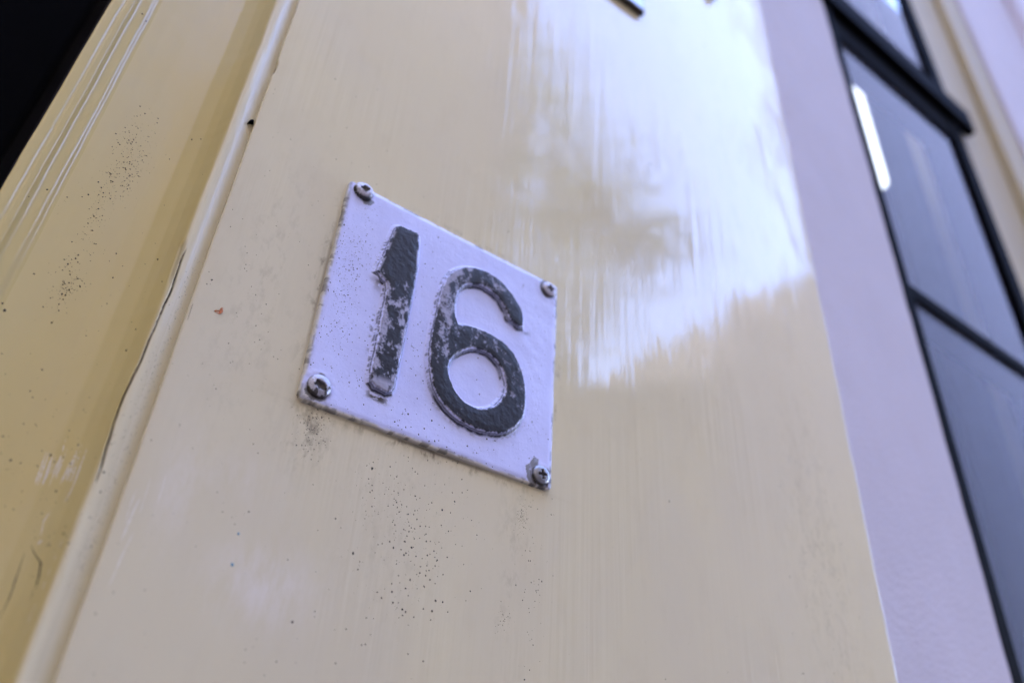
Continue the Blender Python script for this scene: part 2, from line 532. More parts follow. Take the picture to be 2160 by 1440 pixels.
zr = np.concatenate([np.linspace(GZ, -.22, 6)[:-1], np.arange(-.22, .34, .0011), np.linspace(.34, 2.4, 8)])
V = np.zeros((len(zr), len(pp), 3))
V[..., 0] = pp[None, :, 0]; V[..., 1] = pp[None, :, 1]; V[..., 2] = zr[:, None]
Xg, Zg = V[..., 0].copy(), V[..., 2].copy()
ed = np.exp(-((Xg + .0955) / .0022) ** 2)
V[..., 1] += fbm(Xg * 60, Zg * 14, 4, 3) * .00022 * (1 + 1.5 * ed) + ed * fbm(Xg * 900, Zg * 140, 6, 3) * .00010
V[..., 0] += fbm(Zg * 40, Zg * 0 + 1, 12, 4) * .00030
fil = np.exp(-((Xg + .1355) / .0016) ** 2) + np.exp(-((Xg + .140) / .0016) ** 2) + np.exp(-((Xg + .1435) / .001) ** 2)
V[..., 0] += fil * fbm(Zg * 130, Zg * 0 + 7, 21, 3) * .00010
# the open crack along the crest and the dent beside it
cpx = [(390, 528), (380, 556), (369, 588), (361, 612), (352, 632), (338, 660), (318, 710), (290, 775), (262, 838), (240, 898), (219, 962), (208, 1000), (196, 1032)]
cp = np.array([ray(x, y, .0029)[[0, 2]] for x, y in cpx])
zc = cp[:, 1][::-1]; xc = cp[:, 0][::-1]
cx = np.interp(Zg, zc, xc) + fbm(Zg * 260, Zg * 0, 31, 3) * .00025
inr = sstep(zc[0] - .0005, zc[0] + .012, Zg) * (1 - sstep(zc[-1] - .006, zc[-1] + .0005, Zg))
wid = (.00006 + .00012 * inr) * (1 + .4 * fbm(Zg * 170, Zg * 0, 33, 2))
ck = (1 - sstep(wid * .5, wid * 1.25, np.abs(Xg - cx))) * (inr > .001)
V[..., 1] += ck * .0022
lip = np.exp(-((Xg - cx + .0006) / .0006) ** 2) * inr
V[..., 1] -= lip * .00035 * (1 - ck)
dp = np.array([ray(x, y, .0045)[[0, 2]] for x, y in ((387, 506), (374, 545), (362, 580), (350, 612))])
dx = np.interp(Zg, dp[::-1, 1], dp[::-1, 0])
din = sstep(dp[-1, 1], dp[-1, 1] + .006, Zg) * (1 - sstep(dp[0, 1] - .003, dp[0, 1], Zg))
dn = np.exp(-((Xg - dx) / .0006) ** 2) * din
V[..., 1] += dn * .0011
colr = np.zeros(V.shape[:2] + (4,)); colr[..., 0] = np.clip(ck * 1.0 + dn * .25, 0, 1); colr[..., 3] = 1
colr[..., 1] = np.maximum(sstep(-.1325, -.1340, Xg), np.exp(-((Xg + .0940) / .0022) ** 4) * .7)      # fillets and crest rubbed glossy
colr[..., 2] = sstep(-.0968, -.0955, Xg)      # groove and crest get the board colour; only the shaded cove is painted ochre
# let the moulding paint know its cracks
km = M['mould'].node_tree
an = km.nodes.new("ShaderNodeAttribute"); an.attribute_name = "mask"
spn = km.nodes.new("ShaderNodeSeparateColor"); km.links.new(an.outputs["Color"], spn.inputs[0])
pb = km.nodes["Principled BSDF"]
old = pb.inputs["Base Color"].links[0].from_socket
mx = km.nodes.new("ShaderNodeMix"); mx.data_type = 'RGBA'
mb = km.nodes.new("ShaderNodeMix"); mb.data_type = 'RGBA'
km.links.new(spn.outputs[2], mb.inputs[0]); km.links.new(old, mb.inputs[6]); mb.inputs[7].default_value = (*CREAM, 1)
km.links.new(spn.outputs[0], mx.inputs[0]); km.links.new(mb.outputs[2], mx.inputs[6]); mx.inputs[7].default_value = (.035, .026, .018, 1)
km.links.new(mx.outputs[2], pb.inputs["Base Color"])
rs = pb.inputs["Roughness"].links[0].from_socket
mr = km.nodes.new("ShaderNodeMix"); mr.data_type = 'FLOAT'
km.links.new(spn.outputs[1], mr.inputs[0]); km.links.new(rs, mr.inputs[2]); mr.inputs[3].default_value = .10
km.links.new(mr.outputs[0], pb.inputs["Roughness"])
mould = grid("moulding", V, M['mould'], casing, colors=colr, flip=True)
tag(mould, "yellowed cream cove moulding with a long open crack along its crest")


def surf(px, py):
    """World point on board or moulding that the photograph shows at (px, py), with a hair of clearance."""
    p = ray(px, py, Y0)
    if p[0] > XB0: return p + (0, 0, 0)
    y = .004
    for _ in range(30):
        p = ray(px, py, y)
        y = .6 * y + .4 * float(cove_y(p[0]))
    return ray(px, py, y)


# ------------------------------------------------------------------ dirt: clustered soot specks as low irregular domes
def specks(name, pts, mat, parent, up=-1.0):
    V, F = [], []
    for (x, y, z, r) in pts:
        n = 7 if r > .0004 else 5
        a0 = random.random() * 6.3; el = random.uniform(.75, 1.35)
        b = len(V)
        V.append((x, y - min(.00012, r * .35), z))
        for i in range(n):
            a = a0 + i * 2 * math.pi / n; rr = r * random.uniform(.65, 1.25)
            V.append((x + rr * math.cos(a), y + .00004, z + rr * math.sin(a) * el))
        F += [(b, b + 1 + i, b + 1 + (i + 1) % n) for i in range(n)]
    o = mesh(name, V, F, mat, parent)
    return tag(o, kind="stuff")


def cluster(cx, cy, sx, sy, n, r0, r1, slope=None, shape='g'):
    """n speck positions in photo pixels round (cx, cy); slope: px of x per px of y, follows the verticals."""
    out = []
    if slope is None: slope = -(1250 - cx) / (cy + 1725)      # direction towards the vertical vanishing point
    for _ in range(n):
        u, v = (random.gauss(0, 1), random.gauss(0, 1)) if shape == 'g' else (random.uniform(-1, 1), random.uniform(-1, 1))
        y = cy + v * sy; x = cx + u * sx - (-slope) * 0 + slope * -(v * sy) * -1
        r = 1.35 * (r0 + (r1 - r0) * random.random() ** 3)
        out.append((x, y, r * .001))
    return out


def in_plate(x, y):
    p = ray(x, y, 0)
    return abs(p[0]) < .0515 and abs(p[2]) < .0492


C = []
C += cluster(1150, 760, 620, 700, 330, .06, .26, shape='u')
C += cluster(560, 640, 90, 260, 210, .05, .24)
C += cluster(470, 640, 60, 160, 70, .05, .22)
C += cluster(665, 895, 18, 26, 240, .06, .28)
C += cluster(655, 945, 20, 20, 40, .05, .2)
C += cluster(815, 1030, 50, 45, 190, .06, .28)
C += cluster(890, 1100, 55, 60, 270, .06, .30)
C += cluster(870, 1200, 60, 70, 150, .07, .36)
C += cluster(1125, 1200, 22, 110, 130, .05, .24)
C += cluster(1101, 1093, 6, 15, 220, .07, .18)
C += cluster(1060, 1305, 10, 14, 90, .05, .2)
C += cluster(846, 312, 4, 16, 30, .05, .14)
C += cluster(1720, 960, 16, 60, 40, .07, .3)
C += cluster(1750, 1200, 60, 160, 70, .07, .34)
C += cluster(760, 1300, 120, 90, 40, .06, .26)
C += cluster(300, 1260, 120, 140, 40, .08, .3)
for x, y, r in ((785, 988, .62), (907, 1222, .45), (856, 1240, .5), (796, 1248, .45), (805, 1260, .4), (829, 1270, .42), (849, 1284, .45), (893, 1283, .4),
                (911, 1288, .5), (849, 1297, .4), (858, 1068, .32), (842, 1079, .38), (885, 1134, .32), (907, 1168, .3), (905, 1111, .3), (745, 1166, .45),
                (755, 1200, .36), (617, 1311, .45), (708, 1398, .4), (773, 1302, .34), (893, 1394, .36), (861, 1378, .32), (1117, 1412, .34), (1143, 1225, .4),
                (1131, 1245, .34), (1106, 1432, .5), (1412, 1056, .5), (1372, 346, .7), (1560, 342, .5), (1486, 97, .9), (447, 590, .5), (410, 600, .3), (480, 410, .3)):
    C.append((x, y, r * .001))
board_pts, mould_pts = [], []
for x, y, r in C:
    p = surf(x, y)
    if in_plate(x, y): continue
    if XB0 + .0008 < p[0] < XB1 - .001: board_pts.append((p[0], Y0, p[2], r))
# along the groove and on the cove
Cm = []
for t in np.linspace(0, 1, 14):
    Cm += cluster(285 - 150 * t, 270 + 350 * t, 17 + 5 * math.sin(t * 9), 26, int(26 + 12 * math.sin(t * 7)), .06, .22)
Cm += cluster(290, 350, 14, 40, 120, .07, .2)
Cm += cluster(140, 610, 14, 14, 36, .06, .3)
Cm += cluster(150, 700, 150, 420, 150, .05, .26, shape='u')
Cm += cluster(130, 950, 80, 60, 60, .05, .24)
Cm += cluster(115, 1130, 40, 60, 70, .05, .24)
for x, y, r in ((405, 295, .5), (333, 547, .35), (100, 400, .35), (60, 415, .3), (10, 655, .5), (5, 640, .4), (300, 30, .4), (308, 45, .35)):
    Cm.append((x, y, r * .001))
for t in np.linspace(0, 1, 300):
    x = 415 - 260 * t + random.gauss(0, 8 + 6 * t); y = 545 + 700 * t
    Cm.append((x, y, random.uniform(.05, .13) * .001))
for x, y, r in Cm:
    p = surf(x, y)
    if -.147 < p[0] < XB0 - .0012: mould_pts.append((p[0], float(cove_y(p[0])) - .00006, p[2], r))
specks("soot_specks", board_pts, M['soot'], casing)
specks("soot_specks", mould_pts, M['soot'], casing)


def ribbon(name, pxs, w0, w1, mat, parent, lift=.00012, n=24, seed=0, jag=.25):
    """A thin uneven strip lying on board or moulding along photo points; widths in mm."""
    P = np.array(pxs, float); L = np.r_[0, np.cumsum(np.hypot(*np.diff(P, axis=0).T))]
    t = np.linspace(0, L[-1], n); Q = np.stack([np.interp(t, L, P[:, 0]), np.interp(t, L, P[:, 1])], -1)
    S = np.array([surf(*q) for q in Q])
    V, F = [], []
    for i, p in enumerate(S):
        u = i / (n - 1)
        wv = (w0 + (w1 - w0) * u) * .001 * math.sin(math.pi * min(max(u, .04), .96)) ** .5 * (1 + jag * random.uniform(-1, 1))
        x = p[0] + random.uniform(-1, 1) * jag * .0001
        yl, yr = (cove_y(x - wv / 2), cove_y(x + wv / 2)) if p[0] < XB0 else (Y0, Y0)
        V += [(x - wv / 2, float(yl) - lift * .3, p[2]), (x, p[1] - lift, p[2]), (x + wv / 2, float(yr) - lift * .3, p[2])]
        if i:
            a = 3 * (i - 1)
            F += [(a, a + 1, a + 4, a + 3), (a + 1, a + 2, a + 5, a + 4)]
    return mesh(name, V, F, mat, parent, True)


for pts, a, b in (([(52, 1165), (35, 1215), (20, 1260), (-2, 1305)], .22, .25), ([(66, 1150), (72, 1166), (86, 1186), (82, 1215), (74, 1242)], .3, .3),
                  ([(70, 1245), (63, 1268)], .15, .2), ([(407, 640), (395, 676)], .16, .12)):
    ribbon("paint_crack", pts, a, b, M['crack'], casing)
scuffs_and_glints = [([(283, 1120), (262, 1160), (245, 1200), (228, 1240), (200, 1300), (150, 1330)][:4], .5, .6),
          ([(296, 1050), (282, 1075), (268, 1110), (255, 1140)], .7, .9), ([(318, 1008), (308, 1040), (295, 1080)], .35, .5),
          ([(350, 1000), (342, 1030), (332, 1060)], .5, .6), ([(288, 1030), (276, 1060), (262, 1110)], .4, .3),
          ([(140, 1120), (118, 1170), (90, 1240), (60, 1310), (30, 1390)], .5, .5),
          ([(170, 978), (160, 1010), (150, 1035), (136, 1058)], .45, .35), ([(105, 1080), (92, 1098), (86, 1130)], .5, .4),
          ([(88, 1138), (80, 1148)], .9, .9), ([(70, 1255), (50, 1285), (30, 1300)], .5, .3), ([(20, 1325), (2, 1345)], .9, .6)]
for i in range(16):
    x = 72 + i * 6.0 + random.uniform(-2, 2); y = 1020 - i * 2 + random.uniform(-10, 14)
    scuffs_and_glints.append(([(x + 24, y - random.uniform(35, 75)), (x, y + random.uniform(0, 14))], random.uniform(.2, .7), random.uniform(.2, .8)))
for pts, a, b in scuffs_and_glints:
    ribbon("paint_scuff", pts, a * .6, b * .6, M['scuff'], casing, .00006, 20, jag=.6)  # pale strips: scuffs plus glints along paint ridges put in as colour

# orange chip, teal drops, black hooked splinter
p = ray(461, 655, Y0)
chip = mesh("paint_chip", [(p[0] - .0013, Y0 - .0001, p[2] - .0008), (p[0] + .0006, Y0 - .0002, p[2] - .0012), (p[0] + .0013, Y0 - .0005, p[2] - .0002), (p[0] + .0009, Y0 - .0002, p[2] + .0015),
                           (p[0] + .0004, Y0 - .0001, p[2] + .0013), (p[0] + .0003, Y0 - .0004, p[2] - .0001), (p[0] - .0008, Y0 - .0001, p[2] - .0002),
                           (p[0], Y0 + .0001, p[2] - .0005)],
            [(7, 0, 1), (7, 1, 2), (7, 2, 3), (7, 3, 4), (7, 4, 5), (7, 5, 6), (7, 6, 0)], M['orange'])
tag(chip, "tiny orange paint chip stuck on the cream board left of the plate", "paint chip")
for (x, y, r), lab in (((503, 1125, .00032), "upper of two tiny teal paint drops on the lower cream board"), ((490, 1190, .00042), "lower of two tiny teal paint drops on the lower cream board")):
    q = ray(x, y, Y0)
    V = [(q[0], Y0 - .00025, q[2])]
    for rr, yy in ((.6, -.0002), (1, .00005)):
        V += [(q[0] + r * rr * math.cos(a), Y0 + yy, q[2] + 1.3 * r * rr * math.sin(a)) for a in np.linspace(0, 2 * math.pi, 11)[:-1]]
    F = [(0, 1 + i, 1 + (i + 1) % 10) for i in range(10)] + [(1 + i, 11 + i, 11 + (i + 1) % 10, 1 + (i + 1) % 10) for i in range(10)]
    tag(mesh("paint_drop", V, F, M['teal'], None, True), lab, "paint drop", "teal paint drops")
sp = [surf(x, y) for x, y in ((533, 262), (529, 259.5), (524, 260), (520, 263.5))]
V, F = [], []
for i, (q, r) in enumerate(zip(sp, (.0008, .0010, .0009, .0003))):
    for a in np.linspace(0, 2 * math.pi, 9)[:-1]:
        V.append((q[0], q[1] - .0007 + r * math.cos(a), q[2] + r * math.sin(a)))
    if i: F += [(8 * (i - 1) + j, 8 * (i - 1) + (j + 1) % 8, 8 * i + (j + 1) % 8, 8 * i + j) for j in range(8)]
F += [tuple(range(8)), tuple(range(24, 32))]
tag(mesh("splinter", V, F, M['black'], None, True), "small black hooked splinter lodged in the groove beside the board", "splinter")

# ------------------------------------------------------------------ number plate
plate = empty("number_plate", (0, 0, -.048), "white painted metal house number plate reading 16, held by four screws", "number plate")
SCREWS = [(-44.4, 45.0), (45.1, 43.4), (44.8, -43.3), (-44.4, -41.6)]
HW, HH = .0500, .0477
nx, nz = 330, 316
xs = np.linspace(-HW, HW, nx); zs = np.linspace(-HH, HH, nz)
# two skirt rings: rolled edge down to the board
xs = np.r_[xs[0] - .00035, xs[0] - .0003, xs, xs[-1] + .0003, xs[-1] + .00035]
zs = np.r_[zs[0] - .00035, zs[0] - .0003, zs, zs[-1] + .0003, zs[-1] + .00035]
X, Z = np.meshgrid(xs, zs)
x_mm, z_mm = X * 1000, Z * 1000
Yp = fbm(X * 55, Z * 55, 41, 3) * .00018
Yp += fbm(X * 400, Z * 400, 43, 3) * .00003
dedge = np.minimum(HW - np.abs(X), HH - np.abs(Z))
corner = np.hypot(np.abs(X) - HW, np.abs(Z) - HH)
# edges bow and curl slightly
Yp += sstep(.0022, -.0002, dedge) * .00035
Yp += np.exp(-(corner / .006) ** 2) * .0003 * fbm(X * 200, Z * 200, 46, 2)
ring1 = np.zeros_like(X, bool); ring1[1, :] = ring1[-2, :] = True; ring1[:, 1] = ring1[:, -2] = True
ring0 = np.zeros_like(X, bool); ring0[0, :] = ring0[-1, :] = True; ring0[:, 0] = ring0[:, -1] = True
Yp[ring1] += .0005
Yp[ring0] = .0023
# ragged outline
rag = .00022
Xd = X + np.where(dedge < .0006, fbm(Z * 160, X * 0, 51, 4) * rag * 1.6, 0)
Zd = Z + np.where(dedge < .0006, fbm(X * 160, Z * 0, 53, 4) * rag * 1.4, 0)
# rounded corners
cr = .0014
ax, az = np.abs(X), np.abs(Z)
ovx, ovz = ax - (HW - cr), az - (HH - cr)
inc = (ovx > 0) & (ovz > 0)
dist = np.hypot(ovx, ovz) + 1e-9
sc = np.where(inc & (dist > cr), cr / dist, 1)
Xd = np.where(inc, np.sign(X) * (HW - cr + ovx * sc), Xd)
Zd = np.where(inc, np.sign(Z) * (HH - cr + ovz * sc), Zd)
dirt = np.zeros_like(X); chipm = np.zeros_like(X); cream = np.zeros_like(X)
fine = fbm(X * 900, Z * 900, 61, 4); mid = fbm(X * 240, Z * 240, 63, 3) * 1.2
for i, (sx, sz) in enumerate(SCREWS):
    d = np.hypot(x_mm - sx, z_mm - sz)
    ring = np.exp(-((d - 4.0) / .75) ** 2)
    low = sstep(2.0, -3.0, z_mm - sz)
    dirt = np.maximum(dirt, ring * low * sstep(-.35, .35, mid + .2) * .95)
    lim = (5.6, 4.4, 6.3, 4.8)[i]
    chipm = np.maximum(chipm, (d < lim + 1.2 * mid) * sstep(-.15, .05, mid + (.0, -.25, .08, -.25)[i]) * .9)
    Yp += (d < lim + 1.2 * mid) * sstep(-.15, .05, mid + (.0, -.25, .08, -.25)[i]) * .00012
    Yp -= np.exp(-((d - 5.2) / 1.2) ** 2) * .00025 * (.5 + mid)
# dirt below the foot of the 1, by its flag and along its left side
dirt = np.maximum(dirt, np.exp(-((x_mm + 24.3) / 4.0) ** 4 - ((z_mm + 37.6 + .06 * (x_mm + 24)) / 1.5) ** 4) * sstep(-.12, .2, fine + .05))
dirt = np.maximum(dirt, .8 * np.exp(-((x_mm + 31.3) / 1.5) ** 2 - ((z_mm - 7.2) / 2.6) ** 2) * sstep(-.1, .3, fine + .1))
dirt = np.maximum(dirt, .75 * np.exp(-((x_mm + 31.0 + .02 * z_mm) / .8) ** 2 - ((z_mm + 13) / 9) ** 4) * sstep(.0, .35, fine))
dirt = np.maximum(dirt, .6 * np.exp(-((x_mm - 34.0) / 2.0) ** 2 - ((z_mm - 16.0) / 1.2) ** 2) * sstep(-.1, .3, fine + .1))
ang = np.arctan2(z_mm + 12, x_mm - 14); rad = np.hypot((x_mm - 14.3) / 1.02, z_mm + 11)
dirt = np.maximum(dirt, .45 * np.exp(-((rad - 26.0) / 1.4) ** 2) * sstep(-.2, -.9, np.sin(ang)) * sstep(.05, .35, fine))
Yp -= .0009 * np.exp(-((x_mm + 32.6) / 2.0) ** 2 - ((z_mm - 9.2) / 1.5) ** 2) + .0005 * np.exp(-((x_mm + 31.4) / 1.3) ** 2 - ((z_mm - 5.5) / 2.6) ** 2)
dirt = np.maximum(dirt, .7 * np.exp(-((x_mm + 46) / 4.5) ** 2 - ((z_mm + 45) / 3.0) ** 2) * sstep(-.05, .35, fine + .5 * mid))
dirt = np.maximum(dirt, .6 * sstep(.0016, .0002, dedge) * sstep(.15, .5, mid + .6 * fine))
# paint flaking at the rim, cream undercoat on the edge
rim = sstep(.0011, .0001, dedge)
cream = np.maximum(rim * sstep(-.5, .3, mid + .25), sstep(.0002, -.0001, dedge) * .95)
cream = np.maximum(cream, np.exp(-((x_mm + 48) / 3.2) ** 2 - ((z_mm + 45.6) / 3.0) ** 2) * .8)
chipm = np.maximum(chipm, np.exp(-((dedge - .0006) / .0005) ** 2) * sstep(.2, .45, fbm(X * 150 + 3, Z * 150, 77, 4) * 1.2) * .6)
dirt = np.maximum(dirt, np.exp(-((dedge - .0004) / .0003) ** 2) * sstep(.15, .4, fbm(X * 300, Z * 300, 71, 3)) * .5)
colr = np.stack([dirt, chipm, cream, np.ones_like(X)], -1)
grid("sheet", np.stack([Xd, Yp, Zd], -1), M['plate'], plate, colors=colr)


def catmull(P, n=8, closed=False):
    P = np.array(P, float); out = []
    m_ = len(P)
    for i in range(m_ if closed else m_ - 1):
        g_ = (lambda j: P[j % m_]) if closed else (lambda j: P[min(max(j, 0), m_ - 1)])
        a, b, c_, d_ = g_(i - 1), g_(i), g_(i + 1), g_(i + 2)
        for t in np.linspace(0, 1, n, endpoint=False):
            out.append(.5 * (2 * b + (c_ - a) * t + (2 * a - 5 * b + 4 * c_ - d_) * t ** 2 + (3 * b - a - 3 * c_ + d_) * t ** 3))
    if not closed: out.append(P[-1])
    return np.array(out)


def sdf(loops, X, Z):
    """Signed distance (mm), negative inside the even-odd union of the loops."""
    d = np.full(X.shape, 1e9); ins = np.zeros(X.shape, bool)
    for L in loops:
        for (x0, z0), (x1, z1) in zip(L, np.roll(L, -1, axis=0)):
            ex, ez = x1 - x0, z1 - z0
            t = np.clip(((X - x0) * ex + (Z - z0) * ez) / (ex * ex + ez * ez + 1e-12), 0, 1)
            d = np.minimum(d, np.hypot(X - x0 - t * ex, Z - z0 - t * ez))
            cr_ = ((z0 > Z) != (z1 > Z)) & (X < (x1 - x0) * (Z - z0) / (z1 - z0 + 1e-12) + x0)
            ins ^= cr_
    return np.where(ins, -d, d)


KK = (0.2164 - .0016) / .2164
def lift(P):
    P = np.array(P, float)
    return np.stack([CAM[0] * 1000 + (P[:, 0] - CAM[0] * 1000) * KK, CAM[2] * 1000 + (P[:, 1] - CAM[2] * 1000) * KK], -1)


ONE = lift([(-27.0, 38.1), (-19.4, 39.0), (-18.3, 37.6), (-17.0, 23.3), (-17.3, 5.1), (-17.7, -14.0), (-18.4, -30.6), (-19.2, -33.2), (-21.2, -34.6), (-25.6, -34.1), (-27.6, -32.6), (-28.3, -29.0),
            (-28.0, -15), (-28.0, 6.0), (-28.6, 9.0), (-31.0, 10.2), (-33.2, 12.2), (-32.6, 15.5), (-31.9, 18.8), (-29.6, 33.5), (-28.6, 37.0)])
S_OUT = [(33.2, 18.2), (32.5, 25.0), (27.7, 31.2), (20.2, 36.0), (11.8, 36.8), (4.0, 34.3), (-2.1, 28.6), (-5.4, 20.2), (-6.8, 5.9), (-7.5, -7.3), (-6.5, -17.2), (-3.6, -25.9), (2.0, -31.4),
         (9.3, -34.4), (18.6, -34.8), (27.8, -31.8), (33.9, -25.8), (36.3, -18.1), (35.7, -7.8), (32.2, 0.6), (26.0, 6.2), (17.9, 8.0), (9.1, 7.5), (3.4, 5.9)]
S_IN = [(1.9, 8.2), (1.0, 14.3), (2.1, 21.3), (6.0, 26.1), (13.0, 28.5), (19.8, 26.4), (23.9, 22.4), (26.0, 18.9), (28.6, 18.2), (31.1, 17.2)]
HOLE = [(6.3, -5.6), (11.2, -2.3), (17.6, -1.6), (23.0, -4.7), (25.9, -10.7), (25.6, -17.2), (21.7, -22.8), (15.7, -26.1), (9.4, -25.6), (4.3, -21.7), (1.5, -15.8), (2.6, -10.0)]
SIX = [np.vstack([lift(catmull(S_OUT)), lift(catmull(S_IN))]), lift(catmull(HOLE, closed=True))]


def digit(name, loops, label, seed, wear_fn):
    A = np.vstack(loops)
    x0, z0 = A.min(0) - 2.2; x1, z1 = A.max(0) + 2.2
    st = .17
    X, Z = np.meshgrid(np.arange(x0, x1, st), np.arange(z0, z1, st))
    d0 = sdf(loops, X, Z)
    d = d0 + fbm(X * .9, Z * .9, seed, 3) * .22
    # gradient tells which way the flank faces
    gz, gx = np.gradient(d0, st)
    top = 2.0
    hgt = top * sstep(1.3, -.95, d) - .12 * sstep(1.1, 1.6, d0)
    hgt += .12 * sstep(-.8, -3, d) + fbm(X * .5, Z * .5, seed + 3, 3) * .10 * sstep(.4, -.6, d)
    n1 = fbm(X * .42, Z * .30, seed + 5, 4) * 1.5; n2 = fbm(X * 1.5, Z * 1.3, seed + 7, 2)
    black = sstep(-.20, -.62, d + .35 * n2 + .25 * n1)
    wear = wear_fn(X, Z, d0, n1, n2)
    wear = wear * black * .85
    # dark line at the flank foot: peeled paint plus painted shade, strongest on lower sides
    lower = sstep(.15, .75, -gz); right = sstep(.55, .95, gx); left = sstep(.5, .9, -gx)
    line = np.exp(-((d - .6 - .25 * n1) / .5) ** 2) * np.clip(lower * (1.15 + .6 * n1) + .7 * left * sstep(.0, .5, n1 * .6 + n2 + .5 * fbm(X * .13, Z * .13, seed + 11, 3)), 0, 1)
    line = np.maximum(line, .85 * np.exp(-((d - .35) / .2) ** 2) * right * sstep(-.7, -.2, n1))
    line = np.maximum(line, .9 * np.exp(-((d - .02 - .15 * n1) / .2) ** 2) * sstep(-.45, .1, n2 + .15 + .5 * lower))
    # the dark line sits lower than the coat round it
    hgt -= line * .10
    hgt -= wear * .04
    Yd = -hgt * .001 - .00003
    keep = (d0 < 1.65)
    fk = keep[:-1, :-1] & keep[1:, :-1] & keep[:-1, 1:] & keep[1:, 1:]
    colr = np.stack([black, np.clip(line, 0, 1), np.clip(wear, 0, 1), np.ones_like(X)], -1)
    o = grid(name, np.stack([X * .001, Yd, Z * .001], -1), M['digit'], plate, mask=fk, colors=colr)
    tag(o, label)


def wear_one(X, Z, d, n1, n2):
    lowp = sstep(12, 2, Z)
    w_ = sstep(.0, .62, .8 * n1 + .32 * n2 - .30 + .40 * lowp * sstep(-3.6, -1.2, d) + .22 * sstep(9, 0, np.abs(Z - 2)) - .5 * sstep(9, 15, Z))
    w_ = np.maximum(w_, sstep(-1.5, -.6, d) * sstep(-.25, .2, n1 + .35 * n2) * .9)
    w_ = np.maximum(w_, sstep(-29.5, -32.5, Z) * sstep(-.5, 0, n1 + .2) * .95)
    return w_ * .95


def wear_six(X, Z, d, n1, n2):
    leftp = sstep(4, -3, X) * sstep(-16, -6, Z)
    topp = sstep(22, 28, Z) * sstep(26, 16, X)
    mid = sstep(-2, 3, Z) * sstep(12, 7, Z) * sstep(4, 8, X)
    rt = sstep(26, 31, X) * sstep(-26, -16, Z) * sstep(4, -2, Z)
    n3 = fbm(X * 1.7, Z * 1.7, 977, 3)
    b = .68 * leftp + .38 * topp + .40 * mid + .28 * rt - .40 - .3 * sstep(-17, -22, Z) - .3 * sstep(24, 28, X) * sstep(10, 14, Z)
    w_ = sstep(-.05, .62, n1 * .7 + .4 * n2 + .3 * n3 + b)
    return np.maximum(w_ * .85, sstep(-1.1, -.5, d) * sstep(-.15, .25, n1 + .3 * n2) * .85)


digit("digit", [ONE], "embossed worn black digit 1", 101, wear_one)
digit("digit", SIX, "embossed worn black digit 6, chalky on its left stroke", 211, wear_six)

# screws: domed heads with a cross recess
for i, (sx, sz) in enumerate(SCREWS):
    R_ = (3.9, 3.6, 3.8, 4.1)[i]; H_ = (2.3, 1.9, 1.7, 1.9)[i]
    rot = math.radians((20, 12, 8, 30)[i]); blob = (.55, .15, .0, .75)[i]
    g1 = np.arange(-4.6, 4.61, .13)
    X, Z = np.meshgrid(g1, g1)
    rr = np.hypot(X, Z)
    xr = X * math.cos(rot) + Z * math.sin(rot); zrr = -X * math.sin(rot) + Z * math.cos(rot)
    hd = H_ * np.sqrt(np.clip(1 - (rr / (R_ * 1.02)) ** 2.4, 0, 1)) ** .9
    hd = np.where(rr > R_, -.3, np.maximum(hd, .12))
    nn = fbm(X * .9 + 9 * i, Z * .9, 300 + i, 3)
    arm = .52 + .25 * blob; ext = 1.9
    cross = np.minimum(np.maximum(np.abs(xr) - arm, np.abs(zrr) - ext), np.maximum(np.abs(zrr) - arm, np.abs(xr) - ext))
    cross = np.minimum(cross, rr - .95)
    cross = cross * (1 - blob) + (rr - 1.75 - 1.3 * nn) * blob
    rec = sstep(.12, -.22, cross)
    hd = hd - rec * np.clip(1.35 - .33 * rr, .3, 1.4)
    hd += nn * .08 * (1 - rec) * (1 + 2 * blob) * (rr < R_)
    tilt = (.10 * X - .12 * Z) if i == 0 else .03 * X
    Yd = -(hd + .05 + tilt * (rr < R_ + .2) * .6) * .001
    Xw, Zw = sx * .001 + X * .001, sz * .001 + Z * .001
    dirt_ = np.clip(.97 * rec + sstep(R_ - .7, R_ - .05, rr) * sstep(-.3, .5, -Z / R_ + .4 * nn) * .9 + (sstep(.1, .5, nn - Z / R_ * .5) * (.45, 0, 0, .9)[i]), 0, 1)
    paint = np.full_like(X, (.85, .7, .0, .45)[i]) * sstep(-.6, .2, nn + .4)
    colr = np.stack([dirt_, paint, 0 * X, 1 + 0 * X], -1)
    GV = np.stack([Xw, Yd, Zw], -1)
    keep = rr < R_ + .14
    fk = keep[:-1, :-1] & keep[1:, :-1] & keep[:-1, 1:] & keep[1:, 1:]
    fr = (rec[:-1, :-1] + rec[1:, 1:]) > 1.0
    s_ = grid("screw", GV, M['screw'], plate, mask=fk & ~fr, colors=colr)
    grid("cross_recess", GV, M['screw'], s_, mask=fk & fr, colors=colr)
    tag(s_, ("upper left screw clogged with white paint", "upper right screw with dark cross recess", "lower right bare steel cross-head screw in chipped paint", "lower left screw with rusty blocked recess")[i])

